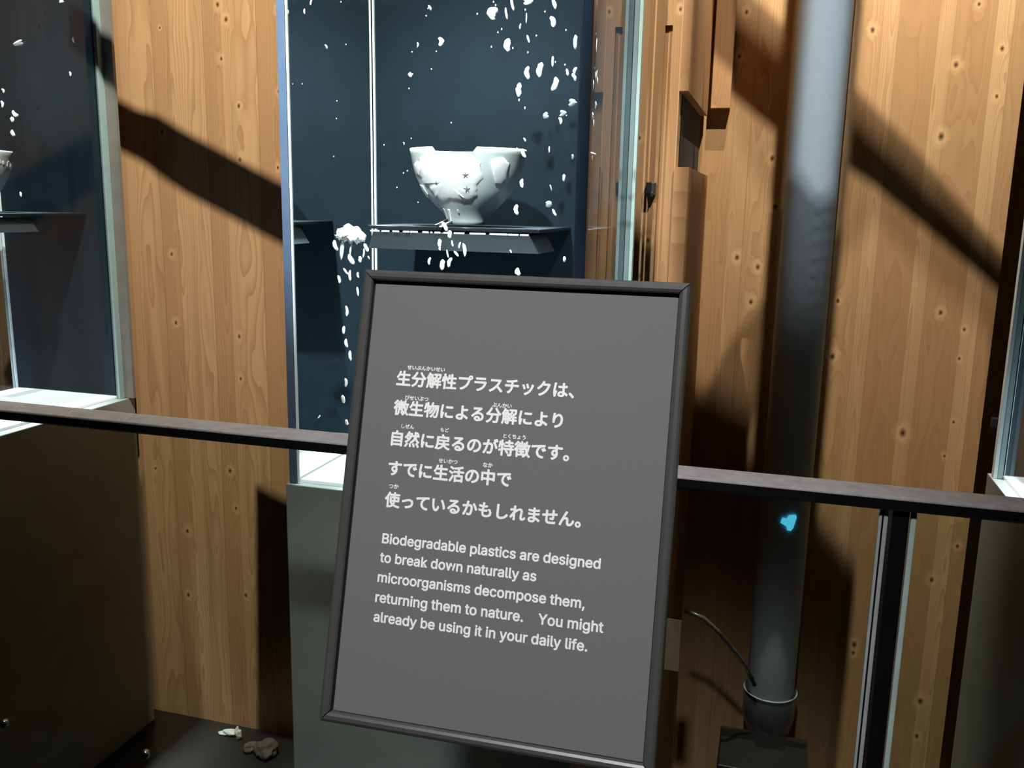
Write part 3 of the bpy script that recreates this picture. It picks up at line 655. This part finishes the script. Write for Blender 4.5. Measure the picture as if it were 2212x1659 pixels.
FU = [('せいぶんかいせい', (878, 797), (959, 802)), ('びせいぶつ', (873, 862.5), (923, 866)), ('ぶんかい', (1061.5, 878), (1103.5, 881)), ('しぜん', (865.5, 924), (892, 926)), ('もど', (949.7, 932), (967.5, 933)),
      ('とくちょう', (1085.7, 945), (1133.5, 949)), ('せいかつ', (945.5, 999), (986, 1002)), ('なか', (1041.7, 1008), (1062.5, 1010)), ('つか', (838, 1054), (858.6, 1056))]
EN = [('Biodegradable plastics are designed', (823.5, 1172.5), (1295, 1230)), ('to break down naturally as', (818.6, 1214), (1156, 1256)), ('microorganisms decompose them,', (813.7, 1257), (1261, 1315)),
      ('returning them to nature.    You might', (808.8, 1299), (1301, 1369)), ('already be using it in your daily life.', (805, 1341), (1266.6, 1410))]
for b_, p, q in JP: text_line(b_, p, q, 'japanese_line', .034, None)
for b_, p, q in FU: text_line(b_, p, q, 'furigana', .032, None)
for b_, p, q in EN: text_line(b_, p, q, 'english_line', .021, None)

# ------------------------------------------------------------------ grey pipe
YP = 2.62
pt, pb = aty(1803, 0, YP), aty(1664, 1490, YP)
PR = .0685
pipe = empty('pipe', (pt.x, YP, pb.z), 'thick blue-grey vertical pipe standing clear of the right timber wall', 'pipe')
zt = EYE + 1.35 - pb.z
bm = nb(); lathe(bm, [(PR - .004, -.01), (PR - .0005, -.01)] + [(PR, -.008 + k * (zt + .008) / 12) for k in range(13)] + [(PR - .0005, zt + .002), (PR - .004, zt + .002)], 64)
sh = (pb.x - pt.x) / (pb.z - pt.z)
for v in bm.verts: v.co.x += (pb.x - pt.x) + sh * 0
link('pipe_shaft', bm, M_PIPE, pipe, True)
bm = nb(); dx = pb.x - pt.x
lathe(bm, [(PR + .0005, .004), (PR + .007, .004), (PR + .008, .001), (PR + .008, -.07), (PR + .005, -.085), (PR - .004, -.12), (.02, -.13), (.0001, -.13)], 64, dx)
link('end_collar', bm, M_COLLAR, pipe, True)
bm = nb(); lathe(bm, [(PR + .0072, .0042), (PR + .0092, .003), (PR + .0092, .0005), (PR + .0082, .0)], 64, dx); link('collar_rim', bm, M_PIPE, pipe, True)
bm = nb(); lathe(bm, [(.0001, -.165), (.005, -.165), (.006, -.155), (.006, -.129), (.0001, -.129)], 16, dx - .03, -.04); link('drain_nozzle', bm, M_STEEL, pipe, True)
# glowing patch standing in for a cyan reflection over the pipe
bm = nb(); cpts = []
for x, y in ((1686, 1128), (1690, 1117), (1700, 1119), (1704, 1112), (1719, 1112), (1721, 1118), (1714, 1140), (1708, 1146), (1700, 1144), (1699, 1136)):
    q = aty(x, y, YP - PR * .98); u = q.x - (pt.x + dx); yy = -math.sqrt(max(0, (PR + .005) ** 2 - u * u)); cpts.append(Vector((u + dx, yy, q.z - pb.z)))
prism(bm, cpts, (0, .002, 0)); link('cyan_reflection_patch', bm, M_CYAN, pipe)
# box below it
q0, q1 = aty(1548, 1652, 2.27), aty(1752, 1652, 2.27)
bm = nb(); box(bm, q0.x, q1.x, 2.27, 2.47, EYE - 1.9, q0.z, .004); tag(link('equipment_box', bm, M_POST), 'dark low box on the floor right below the pipe', 'box')
# tube standing in for a curved reflection in the glass
h = [aty(x, y, yy) for x, y, yy in ((1478, 1318, 2.35), (1520, 1335, 2.35), (1556, 1368, 2.36), (1590, 1410, 2.38), (1612, 1440, 2.42), (1630, 1480, 2.44))]
bm = nb(); tube(bm, h, .006, 10); tag(link('reflection_tube', bm, M_REFL_TUBE, None, True), 'thin smoky tube standing in for a reflection curving to the pipe', 'reflection_tube')

# ------------------------------------------------------------------ small wall fittings
def sensor(x0, y0, x1, y1, Y, label, yaw=0):
    a, b = aty(x0, y0, Y), aty(x1, y1, Y)
    root = empty('wall_sensor', ((a.x + b.x) / 2, Y, (a.z + b.z) / 2), label, 'sensor')
    hx, hz = abs(b.x - a.x) / 2, abs(a.z - b.z) / 2
    bm = nb(); box(bm, -hx, hx, -.020, -.0005, -hz, hz, .002); link('housing', bm, M_BLACK, root)
    bm = nb(); box(bm, -hx * .7, hx * .7, -.024, -.020, -hz * 1.25, -hz * .55, .001); link('lens_hood', bm, M_POST, root)
    return root
sensor(1398, 394, 1417, 422, YW, 'small black wall box beside the slot right of the middle tank')
sensor(2140, 900, 2153, 922, YR - .02, 'tiny grey black wall box at far right by the right tank')
a, b = aty(1441, 1335, YW - .012), aty(1466, 1450, YW - .012)
bm = nb(); box(bm, a.x, b.x, YW - .0145, YW - .0125, b.z, a.z, .0005); tag(link('wall_tag', bm, M_TAG), 'pale strip tag on the timber just right of the sign', 'tag')

# ------------------------------------------------------------------ litter by the wall
def crumple(name, P, sx, sy, sz, m, label, cat, seed, rot=0, group=None):
    bm = nb(); bmesh.ops.create_icosphere(bm, subdivisions=4, radius=1.0)
    off = Vector((seed * 3.1, seed * 1.7, seed))
    for v in bm.verts:
        p = v.co.copy(); n = mnoise.noise(p * 1.5 + off) * .4 + abs(mnoise.noise(p * 3.5 + off)) * .25
        v.co = p * (.85 + n); v.co.x *= sx; v.co.y *= sy; v.co.z = max(v.co.z * sz, -sz * .6)
    mz = min(v.co.z for v in bm.verts)
    for v in bm.verts: v.co.z -= mz
    o = link(name, bm, m, None, True); o.location = (P.x, P.y, 0.0005); o.rotation_euler = (0, 0, rot)
    return tag(o, label, cat, group)
pp = atz(520, 1566, 0); crumple('paper_scrap', Vector((pp.x, 2.11, 0)), .034, .012, .010, M_PAPER, 'crumpled white paper lying flat against the timber wall foot', 'paper', 1, .1)
pp = atz(556, 1556, 0); crumple('paper_scrap', Vector((pp.x, 2.10, 0)), .011, .010, .022, M_PAPER, 'upright twist of white paper beside the flat white scrap', 'paper', 2)
pp = atz(590, 1572, 0); crumple('cloth_rag', Vector((pp.x, 2.06, 0)), .022, .02, .016, M_RAG, 'grey brown rag on the floor beside the paper scraps', 'rag', 3, .5)
pp = atz(622, 1575, 0); crumple('cloth_rag', Vector((pp.x + .01, 2.05, 0)), .035, .03, .034, M_RAG, 'larger heaped grey rag against the middle plinth', 'rag', 4)
